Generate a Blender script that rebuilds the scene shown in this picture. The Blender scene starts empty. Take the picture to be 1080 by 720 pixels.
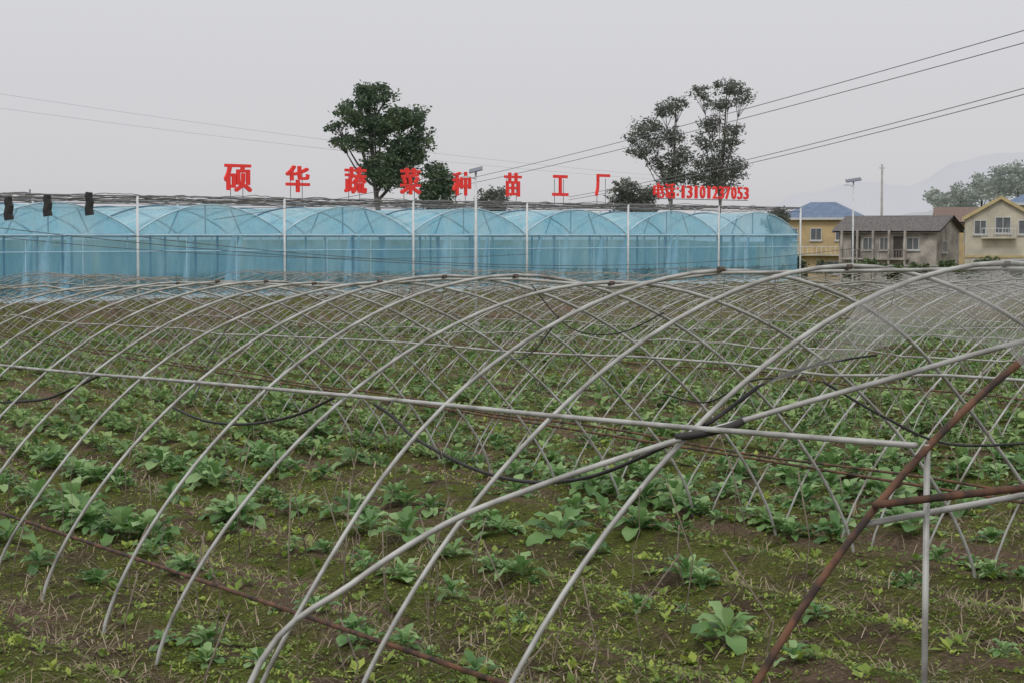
import bpy, math, random
from mathutils import Vector, noise, Matrix
random.seed(7)
R=math.radians; PI=math.pi
scene=bpy.context.scene; col=scene.collection
F=2000.0; EYE=3.5; TH=math.atan(112/2000)
def P(px,py,Y):
    u=(px-540)/F; v=(360-py)/F
    d=Vector((u, math.cos(TH)+v*math.sin(TH), -math.sin(TH)+v*math.cos(TH)))
    k=Y/d.y
    return Vector((d.x*k, Y, EYE+d.z*k))
def proj(p):
    rel=Vector(p)-Vector((0,0,EYE)); fw=Vector((0,math.cos(TH),-math.sin(TH))); up=Vector((0,math.sin(TH),math.cos(TH)))
    z=rel.dot(fw); return 540+F*rel.x/z, 360-F*rel.dot(up)/z
def sstep(a,b,x):
    t=max(0,min(1,(x-a)/(b-a))); return t*t*(3-2*t)
# ---------------------------------------------------------------- materials
def mat(name): 
    m=bpy.data.materials.new(name); m.use_nodes=True
    nt=m.node_tree; return m,nt,nt.nodes['Principled BSDF']
def ramp(nt,pts):
    r=nt.nodes.new('ShaderNodeValToRGB'); e=r.color_ramp.elements
    while len(e)<len(pts): e.new(0.5)
    for i,(p,c) in enumerate(pts): e[i].position=p; e[i].color=(*c,1)
    return r
def simple(name,c1,c2=None,scale=3,rough=.7,metal=0,bump=0,detail=6,stretch=None,emit=0,spec=.3,lo=.35,hi=.65):
    m,nt,b=mat(name); c2=c2 or tuple(x*.7 for x in c1)
    tc=nt.nodes.new('ShaderNodeTexCoord'); mp=nt.nodes.new('ShaderNodeMapping')
    if stretch: mp.inputs['Scale'].default_value=stretch
    n=nt.nodes.new('ShaderNodeTexNoise'); n.inputs['Scale'].default_value=scale; n.inputs['Detail'].default_value=detail
    nt.links.new(tc.outputs['Object'],mp.inputs[0]); nt.links.new(mp.outputs[0],n.inputs['Vector'])
    r=ramp(nt,[(lo,c1),(hi,c2)]); nt.links.new(n.outputs['Fac'],r.inputs[0])
    nt.links.new(r.outputs[0],b.inputs['Base Color'])
    b.inputs['Roughness'].default_value=rough; b.inputs['Metallic'].default_value=metal
    b.inputs['Specular IOR Level'].default_value=spec
    if bump:
        bp=nt.nodes.new('ShaderNodeBump'); bp.inputs['Strength'].default_value=bump; bp.inputs['Distance'].default_value=.02
        nt.links.new(n.outputs['Fac'],bp.inputs['Height']); nt.links.new(bp.outputs[0],b.inputs['Normal'])
    if emit:
        nt.links.new(r.outputs[0],b.inputs['Emission Color']); b.inputs['Emission Strength'].default_value=emit
    return m
def leafmat(name,c1,c2,c3,scale=2.5,trans=.3,emit=0,rough=.55):
    m,nt,b=mat(name); out=[n for n in nt.nodes if n.type=='OUTPUT_MATERIAL'][0]
    g=nt.nodes.new('ShaderNodeNewGeometry')
    n=nt.nodes.new('ShaderNodeTexNoise'); n.inputs['Scale'].default_value=scale; n.inputs['Detail'].default_value=3
    nt.links.new(g.outputs['Position'],n.inputs['Vector'])
    add=nt.nodes.new('ShaderNodeMath'); add.operation='MULTIPLY_ADD'; add.inputs[1].default_value=.5; add.inputs[2].default_value=-.25
    nt.links.new(g.outputs['Random Per Island'],add.inputs[0])
    ad2=nt.nodes.new('ShaderNodeMath'); ad2.operation='ADD'
    nt.links.new(n.outputs['Fac'],ad2.inputs[0]); nt.links.new(add.outputs[0],ad2.inputs[1])
    r=ramp(nt,[(.25,c1),(.5,c2),(.78,c3)]); nt.links.new(ad2.outputs[0],r.inputs[0])
    nt.links.new(r.outputs[0],b.inputs['Base Color']); b.inputs['Roughness'].default_value=rough
    b.inputs['Specular IOR Level'].default_value=.4
    t=nt.nodes.new('ShaderNodeBsdfTranslucent'); nt.links.new(r.outputs[0],t.inputs['Color'])
    mx=nt.nodes.new('ShaderNodeMixShader'); mx.inputs[0].default_value=trans
    nt.links.new(b.outputs[0],mx.inputs[1]); nt.links.new(t.outputs[0],mx.inputs[2]); nt.links.new(mx.outputs[0],out.inputs['Surface'])
    if emit:
        nt.links.new(r.outputs[0],b.inputs['Emission Color']); b.inputs['Emission Strength'].default_value=emit
    return m
def film(name,c1,c2,alpha,scale=.6,tint=(.82,.95,.99),var=.12,stretch=.35,bump=.5):
    m,nt,b=mat(name); out=[n for n in nt.nodes if n.type=='OUTPUT_MATERIAL'][0]
    tc=nt.nodes.new('ShaderNodeTexCoord'); mp=nt.nodes.new('ShaderNodeMapping'); mp.inputs['Scale'].default_value=(1,1,stretch)
    n=nt.nodes.new('ShaderNodeTexNoise'); n.inputs['Scale'].default_value=scale; n.inputs['Detail'].default_value=7; n.inputs['Distortion'].default_value=.6
    nt.links.new(tc.outputs['Object'],mp.inputs[0]); nt.links.new(mp.outputs[0],n.inputs['Vector'])
    r=ramp(nt,[(.3,c1),(.7,c2)]); nt.links.new(n.outputs['Fac'],r.inputs[0]); nt.links.new(r.outputs[0],b.inputs['Base Color'])
    b.inputs['Roughness'].default_value=.4; b.inputs['Specular IOR Level'].default_value=.4
    bp=nt.nodes.new('ShaderNodeBump'); bp.inputs['Strength'].default_value=bump; bp.inputs['Distance'].default_value=.15
    nt.links.new(n.outputs['Fac'],bp.inputs['Height']); nt.links.new(bp.outputs[0],b.inputs['Normal'])
    t=nt.nodes.new('ShaderNodeBsdfTranslucent'); nt.links.new(r.outputs[0],t.inputs['Color'])
    tr=nt.nodes.new('ShaderNodeBsdfTransparent'); tr.inputs['Color'].default_value=(*tint,1)
    m1=nt.nodes.new('ShaderNodeMixShader'); m1.inputs[0].default_value=.4
    nt.links.new(b.outputs[0],m1.inputs[1]); nt.links.new(t.outputs[0],m1.inputs[2])
    m2=nt.nodes.new('ShaderNodeMixShader')
    ma=nt.nodes.new('ShaderNodeMapRange'); ma.inputs['From Min'].default_value=.3; ma.inputs['From Max'].default_value=.7
    ma.inputs['To Min'].default_value=alpha-var; ma.inputs['To Max'].default_value=alpha+var
    nt.links.new(n.outputs['Fac'],ma.inputs[0]); nt.links.new(ma.outputs[0],m2.inputs[0])
    nt.links.new(tr.outputs[0],m2.inputs[1]); nt.links.new(m1.outputs[0],m2.inputs[2]); nt.links.new(m2.outputs[0],out.inputs['Surface'])
    return m
M={}
M['pipe']=simple('galvanised_pipe',(.42,.42,.40),(.17,.16,.145),3.5,.5,.2,.3,spec=.4,detail=12,lo=.4,hi=.72)
M['pipe_far']=simple('dull_pipe',(.42,.42,.405),(.20,.185,.16),3,.6,.1)
M['rust']=simple('rusty_pipe',(.15,.075,.045),(.045,.032,.028),6,.88,0,.6,detail=12,lo=.38,hi=.6)
M['black']=simple('black_rubber',(.02,.02,.022),(.035,.033,.03),8,.6)
M['clamp']=simple('dark_clamp',(.06,.06,.06),(.1,.07,.05),20,.7)
M['white_metal']=simple('white_metal',(.66,.67,.68),(.52,.54,.54),3,.5)
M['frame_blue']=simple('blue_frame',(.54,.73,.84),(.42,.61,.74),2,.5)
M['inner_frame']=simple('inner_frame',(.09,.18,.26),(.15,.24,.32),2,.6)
M['dark_wire']=simple('dark_wire',(.07,.08,.09),(.1,.1,.1),3,.7)
M['wire']=simple('grey_wire',(.16,.16,.17),(.2,.2,.2),3,.6)
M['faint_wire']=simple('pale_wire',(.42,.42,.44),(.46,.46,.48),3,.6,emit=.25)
M['net']=simple('brown_net',(.09,.085,.085),(.20,.18,.16),5,.9)
M['red']=simple('red_letter',(.78,.045,.035),(.68,.04,.035),2,.5,emit=.15)
M['wall_film']=film('blue_wall_film',(.22,.52,.74),(.48,.76,.90),.42,.8)
M['roof_film']=film('blue_roof_film',(.36,.70,.88),(.68,.90,.98),.47,.9)
M['curtain']=film('inner_curtain_film',(.24,.49,.66),(.44,.69,.83),.45,.35)
M['skirt']=simple('pale_skirt',(.62,.74,.80),(.44,.6,.70),1.5,.7)
M['veil']=film('fine_grey_net',(.34,.34,.34),(.42,.42,.42),.26,1.0,(1,1,1),.14,1,.1)
M['bark']=simple('bark',(.13,.115,.10),(.08,.07,.065),5,.9,0,.5)
M['bark_pale']=simple('pale_bark',(.19,.17,.155),(.12,.11,.10),3,.9)
M['leaf_dark']=leafmat('dark_foliage',(.040,.064,.045),(.07,.105,.062),(.14,.185,.10),.5,.35,.13)  # faint emission lightens the crowns, standing in for haze
M['leaf_euc']=leafmat('grey_green_foliage',(.075,.088,.075),(.105,.12,.098),(.165,.18,.14),.6,.35,.13)  # haze over these trees and shrubs put in as slight emission
M['leaf_haze']=leafmat('haze_tinted_foliage',(.19,.22,.205),(.23,.26,.235),(.28,.305,.265),.3,.2,.32)  # distance haze put into pale leaf colours and stronger emission
M['leaf_bush']=leafmat('bush_foliage',(.05,.075,.035),(.09,.13,.055),(.16,.20,.085),.8,.2)
M['cab']=leafmat('vegetable_leaf',(.075,.165,.05),(.16,.30,.095),(.33,.47,.21),1.6,.35,0,.5)
M['cab_far']=leafmat('far_vegetable_leaf',(.08,.16,.05),(.155,.265,.08),(.30,.41,.15),.5,.3)
M['weed']=leafmat('weed_leaf',(.10,.16,.03),(.20,.295,.05),(.40,.48,.09),1.2,.35)
M['straw']=leafmat('dry_straw',(.15,.11,.07),(.26,.20,.13),(.44,.36,.25),2,.2)
M['vine']=simple('dead_vine',(.16,.13,.10),(.24,.2,.16),9,.9)
M['wall_yellow']=simple('yellow_render',(.54,.41,.22),(.40,.31,.18),.8,.85,0,.2)
M['wall_cream']=simple('cream_render',(.58,.53,.43),(.42,.39,.32),.8,.85,0,.2,detail=10)
M['trim']=simple('yellow_trim',(.50,.41,.22),(.42,.34,.19),1.5,.85)
M['wall_grey']=simple('grey_render',(.27,.24,.22),(.18,.16,.15),1.2,.9,0,.3)
M['wall_palegrey']=simple('pale_grey_render',(.48,.44,.40),(.25,.23,.21),.9,.9,0,.3,detail=10)
M['roof_blue']=simple('blue_roof',(.13,.18,.27),(.10,.14,.22),2,.6,0,.2)
M['roof_grey']=simple('grey_tiles',(.16,.15,.145),(.075,.07,.07),2,.85,0,.5,stretch=(6,1,1),detail=10)
M['roof_red']=simple('brown_tiles',(.20,.14,.12),(.14,.10,.09),3,.85,0,.5,stretch=(6,1,1))
M['glass']=simple('window_glass',(.09,.10,.11),(.14,.15,.16),1,.2,spec=.6)
M['window_frame']=simple('window_frame_paint',(.55,.55,.55),(.5,.5,.5),2,.6)
M['dark_open']=simple('shaded_recess',(.06,.055,.05),(.08,.07,.065),2,.9)
M['panel']=simple('solar_cells',(.04,.05,.08),(.05,.06,.10),4,.25,spec=.6)
M['concrete']=simple('concrete',(.4,.39,.37),(.3,.29,.28),2,.9,0,.3)
M['hill']=simple('haze_tinted_hill',(.325,.332,.358),(.335,.342,.368),.002,1,emit=.46,spec=0)  # aerial haze painted into the hill's pale colour and emission
M['hill2']=simple('nearer_haze_tinted_hill',(.265,.28,.295),(.29,.305,.315),.004,1,emit=.42,spec=0)  # haze put into tone and glow, weaker than on the far ridge
# ground material
AX=R(29.7)
m,nt,b=mat('field_soil'); M['soil']=m
tc=nt.nodes.new('ShaderNodeTexCoord'); mp=nt.nodes.new('ShaderNodeMapping'); mp.inputs['Rotation'].default_value=(0,0,-AX)
nt.links.new(tc.outputs['Object'],mp.inputs[0])
mp2=nt.nodes.new('ShaderNodeMapping'); mp2.inputs['Scale'].default_value=(1,.16,1); nt.links.new(mp.outputs[0],mp2.inputs[0])
def nz(sc,det,src,dist=0,rough=.6):
    n=nt.nodes.new('ShaderNodeTexNoise'); n.inputs['Scale'].default_value=sc; n.inputs['Detail'].default_value=det; n.inputs['Roughness'].default_value=rough
    n.inputs['Distortion'].default_value=dist; nt.links.new(src,n.inputs['Vector']); return n
nB=nz(1.7,9,mp.outputs[0],.3,.72); nC=nz(20,9,mp.outputs[0],0,.8); nD=nz(.9,8,mp2.outputs[0],.5,.7)
soil=ramp(nt,[(.34,(.030,.021,.015)),(.5,(.092,.066,.043)),(.66,(.22,.165,.11))]); nt.links.new(nC.outputs['Fac'],soil.inputs[0])
moss=ramp(nt,[(.34,(.038,.044,.012)),(.5,(.12,.138,.030)),(.66,(.26,.285,.062))]); nt.links.new(nC.outputs['Fac'],moss.inputs[0])
straw=ramp(nt,[(.34,(.075,.05,.034)),(.52,(.18,.125,.085)),(.68,(.35,.265,.19))]); nt.links.new(nC.outputs['Fac'],straw.inputs[0])
mr=ramp(nt,[(.40,(0,0,0)),(.54,(1,1,1))]); nt.links.new(nB.outputs['Fac'],mr.inputs[0])
sr=ramp(nt,[(.51,(0,0,0)),(.59,(1,1,1))]); nt.links.new(nD.outputs['Fac'],sr.inputs[0])
x1=nt.nodes.new('ShaderNodeMixRGB'); nt.links.new(mr.outputs[0],x1.inputs[0]); nt.links.new(soil.outputs[0],x1.inputs[1]); nt.links.new(moss.outputs[0],x1.inputs[2])
x2=nt.nodes.new('ShaderNodeMixRGB'); nt.links.new(sr.outputs[0],x2.inputs[0]); nt.links.new(x1.outputs[0],x2.inputs[1]); nt.links.new(straw.outputs[0],x2.inputs[2])
nt.links.new(x2.outputs[0],b.inputs['Base Color']); b.inputs['Roughness'].default_value=.95; b.inputs['Specular IOR Level'].default_value=.1
bp=nt.nodes.new('ShaderNodeBump'); bp.inputs['Strength'].default_value=1; bp.inputs['Distance'].default_value=.1
nt.links.new(nC.outputs['Fac'],bp.inputs['Height']); nt.links.new(bp.outputs[0],b.inputs['Normal'])

# ---------------------------------------------------------------- mesh helpers
class MB:
    def __init__(s): s.v=[]; s.f=[]
    def box(s,c,size,rz=0):
        cx,cy,cz=c; a,b_,h=[q/2 for q in size]; n=len(s.v); ca,sa=math.cos(rz),math.sin(rz)
        for dz in (-h,h):
            for dx,dy in ((-a,-b_),(a,-b_),(a,b_),(-a,b_)):
                s.v.append((cx+dx*ca-dy*sa,cy+dx*sa+dy*ca,cz+dz))
        for q in ((3,2,1,0),(4,5,6,7),(0,1,5,4),(1,2,6,5),(2,3,7,6),(3,0,4,7)): s.f.append(tuple(n+i for i in q))
        return s
    def poly(s,pts,faces):
        n=len(s.v); s.v+= [tuple(p) for p in pts]; s.f+=[tuple(n+i for i in f) for f in faces]; return s
    def tube(s,pts,r,seg=8,r2=None,cap=True):
        pts=[Vector(p) for p in pts]; N=len(pts); up=None; n0=len(s.v)
        for i,p in enumerate(pts):
            t=(pts[min(i+1,N-1)]-pts[max(i-1,0)]).normalized()
            if up is None:
                up=Vector((0,0,1)) if abs(t.z)<.9 else Vector((1,0,0))
            up=(up-t*up.dot(t)).normalized(); sd=t.cross(up)
            rr=r if r2 is None else r+(r2-r)*i/(N-1)
            for k in range(seg):
                a=2*PI*k/seg; s.v.append(tuple(p+up*(math.cos(a)*rr)+sd*(math.sin(a)*rr)))
        for i in range(N-1):
            for k in range(seg):
                a=n0+i*seg+k; b_=n0+i*seg+(k+1)%seg; s.f.append((a,b_,b_+seg,a+seg))
        if cap:
            s.f.append(tuple(n0+k for k in range(seg))[::-1]); s.f.append(tuple(n0+(N-1)*seg+k for k in range(seg)))
        return s
    def mesh(s,name,m,smooth=False):
        me=bpy.data.meshes.new(name); me.from_pydata(s.v,[],s.f); me.materials.append(m)
        if smooth: me.polygons.foreach_set('use_smooth',[True]*len(me.polygons))
        me.update(); return me
    def build(s,name,m,parent=None,smooth=False):
        o=bpy.data.objects.new(name,s.mesh(name,m,smooth)); col.objects.link(o)
        if parent: o.parent=parent
        return o
def tag(o,label=None,cat=None,group=None,kind=None):
    if label: o['label']=label
    if cat: o['category']=cat
    if group: o['group']=group
    if kind: o['kind']=kind
    return o
def empty(name,loc=(0,0,0),rz=0):
    o=bpy.data.objects.new(name,None); col.objects.link(o); o.location=loc; o.rotation_euler=(0,0,rz); return o

# ---------------------------------------------------------------- layout
A=Vector((-math.sin(AX),math.cos(AX),0))
N=Vector((math.cos(AX),math.sin(AX),0))
G0=Vector((-16.08,81,0)); E=Vector((.698,.716,0)); BK=Vector((-.716,.698,0)); NF=-BK
W=7.98; PAD=.75
def gdist(x,y): return (x-G0.x)*NF.x+(y-G0.y)*NF.y
def gz0(x,y):
    z=-.3-.15*sstep(12,50,y)-1.85*sstep(115,200,y)-2.0*sstep(200,420,y)
    d=gdist(x,y); s=((x-G0.x)*E.x+(y-G0.y)*E.y)/W
    if d<6 and y>60 and y<330:
        w=sstep(4,1.2,d)*sstep(6.9,6.25,s)*sstep(-75,-50,d)
        z=z+(PAD-z)*w
    return z
ROWP=1.5
def gz(x,y):
    z=gz0(x,y)
    if y<90:
        c=x*N.x+y*N.y
        fur=math.cos(c*2*PI/ROWP)
        z+=.07*fur*sstep(90,60,y)
        z+=.05*noise.noise(Vector((x*.9,y*.9,0)))+.035*noise.noise(Vector((x*3.1,y*3.1,3)))*sstep(50,25,y)
    return z
v=[];f=[]
ys=[-8+ i*1.0 for i in range(14)]
yv=6.
while yv<3200: ys.append(yv); yv*= 1.0075 if yv<90 else 1.04
NU=300
for y in ys:
    hw=10+.62*max(y,0) if y<130 else 90.6+(y-130)*1.2
    for i in range(NU+1):
        q=-1+2*i/NU; x=hw*q
        v.append((x,y,gz(x,y)))
for j in range(len(ys)-1):
    for i in range(NU):
        a=j*(NU+1)+i; f.append((a,a+1,a+NU+2,a+NU+1))
mb=MB(); mb.v=v; mb.f=f
g=mb.build('ground',M['soil'],smooth=True); g['kind']='structure'

# ---------------------------------------------------------------- hoops
HC=4.22; HW=4.65; HT0=3.6; PITCH=9.45
def prof(u): return HT0*max(0,1-abs(u)**1.9)**.75
def hoop_mesh(name,r,seg,m,nn=26,jit=0):
    pts=[]
    for i in range(nn+1):
        q=-1+2*i/nn; u=math.copysign(1-(1-abs(q))**1.6,q) if abs(q)>0 else 0
        pts.append((u*HW,jit*math.sin(i*.5+jit)*.02,prof(u)+ .014*jit*math.sin(i*.4+jit)))
    pts=[(-HW-.01,0,-.3)]+pts+[(HW+.01,0,-.3)]
    return MB().tube(pts,r,seg).mesh(name,m,True)
hm_near=[hoop_mesh('hoop_pipe',.0188,10,M['pipe'],48,j) for j in (0,1,2)]
hm_far=[hoop_mesh('hoop_pipe_thin',.0145,5,M['pipe_far'],26,j) for j in (0,1,2,3)]
hm_rust=hoop_mesh('hoop_pipe_rusty',.022,10,M['rust'],48)
clampmesh=MB().tube([(-.03,0,0),(.03,0,0)],.027,8).mesh('clamp',M['clamp'])
def HT(y):
    pts=[(10,3.62),(14,3.60),(25,3.28),(35,3.0),(50,2.66),(90,2.45)]
    for (a,ha),(b_,hb) in zip(pts,pts[1:]):
        if y<=b_: return ha+(hb-ha)*max(0,(y-a))/(b_-a)
    return 2.45
def center(k,t): return Vector((0,12,0))+N*(HC+PITCH*k)+A*t
ordn=['','first','second','third','fourth','fifth','sixth','seventh','eighth','ninth','tenth']
tun=['nearest','second','third','fourth','fifth','sixth','seventh','eighth','ninth','tenth','eleventh']
def px(p): return 540+F*p.x/max(p.y,1)
hoops={}
nh=0
for k in range(0,10):
    hoops[k]=[]
    SP=1.8 if k==0 else .82
    off=0 if k==0 else random.uniform(0,.8)
    for i in range(-1,120):
        t=i*SP+off
        if k==0 and i==-1: t=-2.0
        if k and i>0: t+=random.uniform(-.18,.18)
        c=center(k,t)
        if c.y>84 or c.y<9: continue
        if max(-gdist(*(c-N*HW).xy),-gdist(*(c+N*HW).xy))>-4.3: continue
        l,r_=px(c-N*HW),px(c+N*HW)
        if l>1100 or r_<-20: continue
        me=(hm_rust if (k==0 and i==-1) else random.choice(hm_near) if k==0 and c.y<34 else random.choice(hm_far))
        o=bpy.data.objects.new('tunnel_hoop',me); col.objects.link(o)
        z=gz0(c.x,c.y); sc=HT(c.y)/HT0*random.uniform(.965,1.015)
        if k==0 and i<3: sc=HT(c.y)/HT0
        o.location=(c.x+(.14 if k==0 and i==-1 else 0),c.y,z); o.scale=(1,1,sc)
        o.rotation_euler=(R(random.uniform(-2.5,2.5)) if i>1 or k else 0,0,AX+R(random.uniform(-3.5,3.5)) if i>1 or k else AX)
        hoops[k].append((t,c,z,sc)); nh+=1
        if k==0:
            if i==-1: lab='rusty brown end hoop rising steeply at the right edge of the nearest frame'
            elif i<=8: lab='bare grey pipe hoop, %s behind the rusty end hoop in the nearest tunnel frame'%ordn[i+1]
            else: lab='bare grey hoop far down the nearest tunnel frame, past the ninth grey one'
            tag(o,lab,'hoop','hoops of the nearest tunnel frame')
            if c.y<30:
                q=bpy.data.objects.new('clamp',clampmesh); col.objects.link(q); q.parent=o
                q.location=(0,0.0,prof(0)-.01)
        else:
            tag(o,'thin grey hoop in the %s row of tunnel frames back from the viewer'%tun[k],'hoop','hoops of the %s tunnel frame'%tun[k])
print('HOOPS',nh)
for k in hoops:
    hs=hoops[k]
    if len(hs)<2: continue
    for nm,u,rr in (('near side',-2.754/HW,.019),('ridge',0,.015),('far side',2.754/HW,.015)):
        pts=[]
        for t,c,z,sc in hs:
            uu=u
            if k==0 and nm=='near side':
                best=9e9
                for q in range(30,98):
                    w_=-q/100; p=c+N*(w_*HW); p.z=z+sc*prof(w_)+.03
                    X,Yp=proj(p); e=abs(Yp-(385+.0885*X))
                    if e<best: best=e; uu=w_
            p=c+N*(uu*HW); p.z=z+sc*(prof(uu))-(.045 if nm!='near side' else -.03); pts.append(p)
        if k==0: pts[0]=pts[0]-A*.12
        if k==0 and nm=='near side':
            pts=[pts[0]]+[(a+b_*2+c_)/4 for a,b_,c_ in zip(pts,pts[1:],pts[2:])]+[pts[-1]]
        o=MB().tube(pts,rr if k==0 else .012,8 if k==0 else 5).build('purlin_pipe',M['pipe'] if k==0 else M['pipe_far'],smooth=True)
        tag(o,'long straight grey pipe tied along the %s of the %s row of hoops'%(nm,tun[k]),'pipe')
o=MB().tube([P(-30,530,23.2),P(275,633,16.3),P(545,725,12.2)],.021,8).build('low_rail',M['rust'],smooth=True)
tag(o,'rusty brown pipe sloping low across the feet of the nearest hoops','pipe')
for k in (1,2,3,4):
    hs=hoops[k]
    pts=[c-N*(HW-.35)+Vector((0,0,z+.95+.03*math.sin(i*.7))) for i,(t,c,z,sc) in enumerate(hs)]
    tag(MB().tube(pts,.017,5).build('low_rail',M['rust'],smooth=True),'thin rusty rail running low along the near feet of the %s row of hoops'%tun[k],'pipe')
pts=[c+N*(HW-.3)+Vector((0,0,z+1.0)) for t,c,z,sc in hoops[0]]
tag(MB().tube(pts,.018,5).build('low_rail',M['rust'],smooth=True),'thin rusty rail along the far feet of the nearest row of hoops','pipe')
o=MB().tube([P(922,532,10.75),P(1200,500,11.6)],.023,8).build('cross_bar',M['rust'],smooth=True)
tag(o,'rusty red brown bar fixed level to the rusty end hoop at right','bar')
o=MB().tube([P(908,553,10.78),P(1200,500,11.9)],.020,8).build('cross_bar',M['pipe'],smooth=True)
tag(o,'grey pipe just under the rusty bar at the right edge','pipe')
pb=P(978,468,11.0); o=MB().tube([(pb.x,pb.y,-.6),(pb.x,pb.y,pb.z)],.019,8).build('support_post',M['pipe'],smooth=True)
tag(o,'upright grey pipe post beneath the right end of the side pipe','post')
def smoothline(pts,n=5):
    out=[]; pts=[Vector(p) for p in pts]
    for i in range(len(pts)-1):
        p0=pts[max(i-1,0)];p1=pts[i];p2=pts[i+1];p3=pts[min(i+2,len(pts)-1)]
        for j in range(n):
            t=j/n
            out.append(.5*((2*p1)+(p2-p0)*t+(2*p0-5*p1+4*p2-p3)*t*t+(3*p1-p0-3*p2+p3)*t**3))
    out.append(pts[-1]); return out
cv=[(190,800,11.3),(275,697,11.6),(370,616,11.85),(470,552,12.1),(560,515,12.3),(650,484,12.5),(740,456,12.62),(850,424,12.7),(950,396,12.8),(1040,370,12.9),(1180,335,13)]
pts=[P(*q) for q in cv]; pts[0].z=-.4
o=MB().tube(smoothline(pts),.020,10).build('bent_pipe',M['pipe'],smooth=True)
tag(o,'long bent grey pipe leaning across the nearest hoops from lower left to upper right','pipe')
def hose(cvs,r,lab,m='black',g=None,nm='hanging_hose',cat='hose'):
    tag(MB().tube(smoothline([P(*q) for q in cvs]),r,7).build(nm,M[m],smooth=True),lab,cat,g)
hose([(395,426,17.1),(415,440,16.8),(440,463,16.3),(500,494,15.4),(560,508,14.6),(620,503,14),(680,480,13.4),(740,450,12.75),(770,430,12.9),(800,407,13.0)],.015,'black hose sagging below the side pipe in the middle of the frame')
hose([(800,407,13.0),(835,392,13.2),(880,381,13.4),(925,374,13.6)],.008,'thin black cord running on right from the sagging black hose')
hose([(180,428,21.6),(215,443,20.8),(260,447,20),(310,438,19),(352,419,18)],.015,'short black hose looped left of the long sagging hose')
hose([(868,402,16),(930,438,16),(1000,468,16),(1100,466,16)],.012,'thin dark hose drooping behind the nearest hoops at right')
hose([(0,424,27),(45,421,26),(75,410,25.5),(108,394,25)],.018,'dark hose draped on the side pipe at the left edge')
hose([(712,461,12.6),(740,457,12.58),(770,450,12.56),(785,442,12.7)],.028,'thick black wrap tied where the bent pipe meets the side pipe')
hose([(700,415,15.4),(745,424,15.2),(790,402,14.6),(830,396,14.3),(875,377,14)],.007,'thin black cord hung above the thick black wrap')
hose([(560,300,22),(600,345,22),(650,352,21),(700,330,20)],.008,'thin dark cord looping between the far hoops behind the middle of the frame')
hose([(250,330,32),(225,372,31),(205,420,30)],.010,'thin dark cord hanging steeply in the left part of the frames')
for i in range(40):
    k=random.choice((0,1,1,2,2,3)); hs=hoops[k]; a=random.randrange(0,len(hs)-7); b_=a+random.randint(3,6)
    ua,ub=random.uniform(-.75,.75),random.uniform(-.75,.75)
    if k==0 and a<3: a=3; b_=8
    pa=hs[a][1]+N*(ua*HW); pa.z=hs[a][2]+hs[a][3]*prof(ua); pb=hs[b_][1]+N*(ub*HW); pb.z=hs[b_][2]+hs[b_][3]*prof(ub)
    sg=random.uniform(.1,.6); pts=[]
    for j in range(13):
        q=j/12; p=pa.lerp(pb,q); p.z-=sg*4*q*(1-q); pts.append(p)
    tag(MB().tube(pts,.008,5).build('tie_wire',M['vine'] if i%2 else M['dark_wire'],smooth=True),'thin loose wire sagging between hoops over the vegetable field','wire','loose wires strung between the hoops')
# fine net on the open end of the nearest frame
mb=MB(); pts=[]; K=24; J=5
for j in range(J+1):
    t=-4.6+4.35*j/J
    c=center(0,t)
    for i in range(K+1):
        u=-.44+.08*math.sin(j*2.2)+1.3*i/K; p=c+N*(u*HW)-A*(.22*math.sin(i*1.1)if j==J else 0); p.z=gz0(c.x,c.y)+HT(c.y)/HT0*prof(u)+.035+.02*math.sin(i*1.9+j); pts.append(p)
mb.poly(pts,[(j*(K+1)+i,j*(K+1)+i+1,(j+1)*(K+1)+i+1,(j+1)*(K+1)+i) for j in range(J) for i in range(K)])
tag(mb.build('insect_net',M['veil'],smooth=True),'fine see through grey net draped over the frame end at the right edge','net')

mb=MB()
for k in (0,1,2):
    for t,c,z,sc in hoops[k]:
        for q in range(8 if k==0 else 3):
            u=random.uniform(-.9,.9); p=c+N*(u*HW); zt=z+sc*prof(u)
            ln=random.uniform(.3,1.8); dx=random.uniform(-.25,.25)
            pts=[(p.x+dx*j/5+random.uniform(-.03,.03),p.y+random.uniform(-.05,.05),max(zt-ln*j/5,z)) for j in range(6)]
            mb.tube(pts,.004,3)
tag(mb.build('dead_vines',M['vine']),'dry dead vines and strings dangling from the hoops','vines',kind='stuff')
for i in range(80):
    Y=random.uniform(13,42); X=random.uniform(-.27,.27)*Y
    z=gz(X,Y); h=random.uniform(.5,1.5)
    o=MB().tube([(X,Y,z-.1),(X+random.uniform(-.15,.15),Y,z+h*.5),(X+random.uniform(-.3,.3),Y,z+h)],.007,6).build('plant_stake',M['vine'],smooth=True)
    tag(o,'thin upright stake stuck in the soil among the vegetables','stake','thin stakes among the vegetables')

# ---------------------------------------------------------------- vegetables
def leaf(mb,base,az,el,L,Wd,curl,rnd):
    d=Vector((math.cos(az),math.sin(az),0)); sd=Vector((-d.y,d.x,0)); p=Vector(base); n0=len(mb.v); e=el
    K=6
    prof_=[.05,.07,.5,.9,1.0,.78,.16]
    for i in range(K+1):
        w=Wd*.5*prof_[i]*rnd.uniform(.85,1.1); ru=.14*Wd*(1 if i%2 else -1)*(prof_[i])
        nrm=d*(-math.sin(e))+Vector((0,0,math.cos(e)))
        fold=.3*w
        mb.v.append(tuple(p-sd*w+nrm*(fold+ru*rnd.uniform(.2,1)))); mb.v.append(tuple(p)); mb.v.append(tuple(p+sd*w+nrm*(fold-ru*rnd.uniform(.2,1))))
        p=p+(d*math.cos(e)+Vector((0,0,math.sin(e))))*(L/K); e-=curl/K
    for i in range(K):
        a=n0+i*3
        mb.f.append((a,a+1,a+4,a+3)); mb.f.append((a+1,a+2,a+5,a+4))
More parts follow.
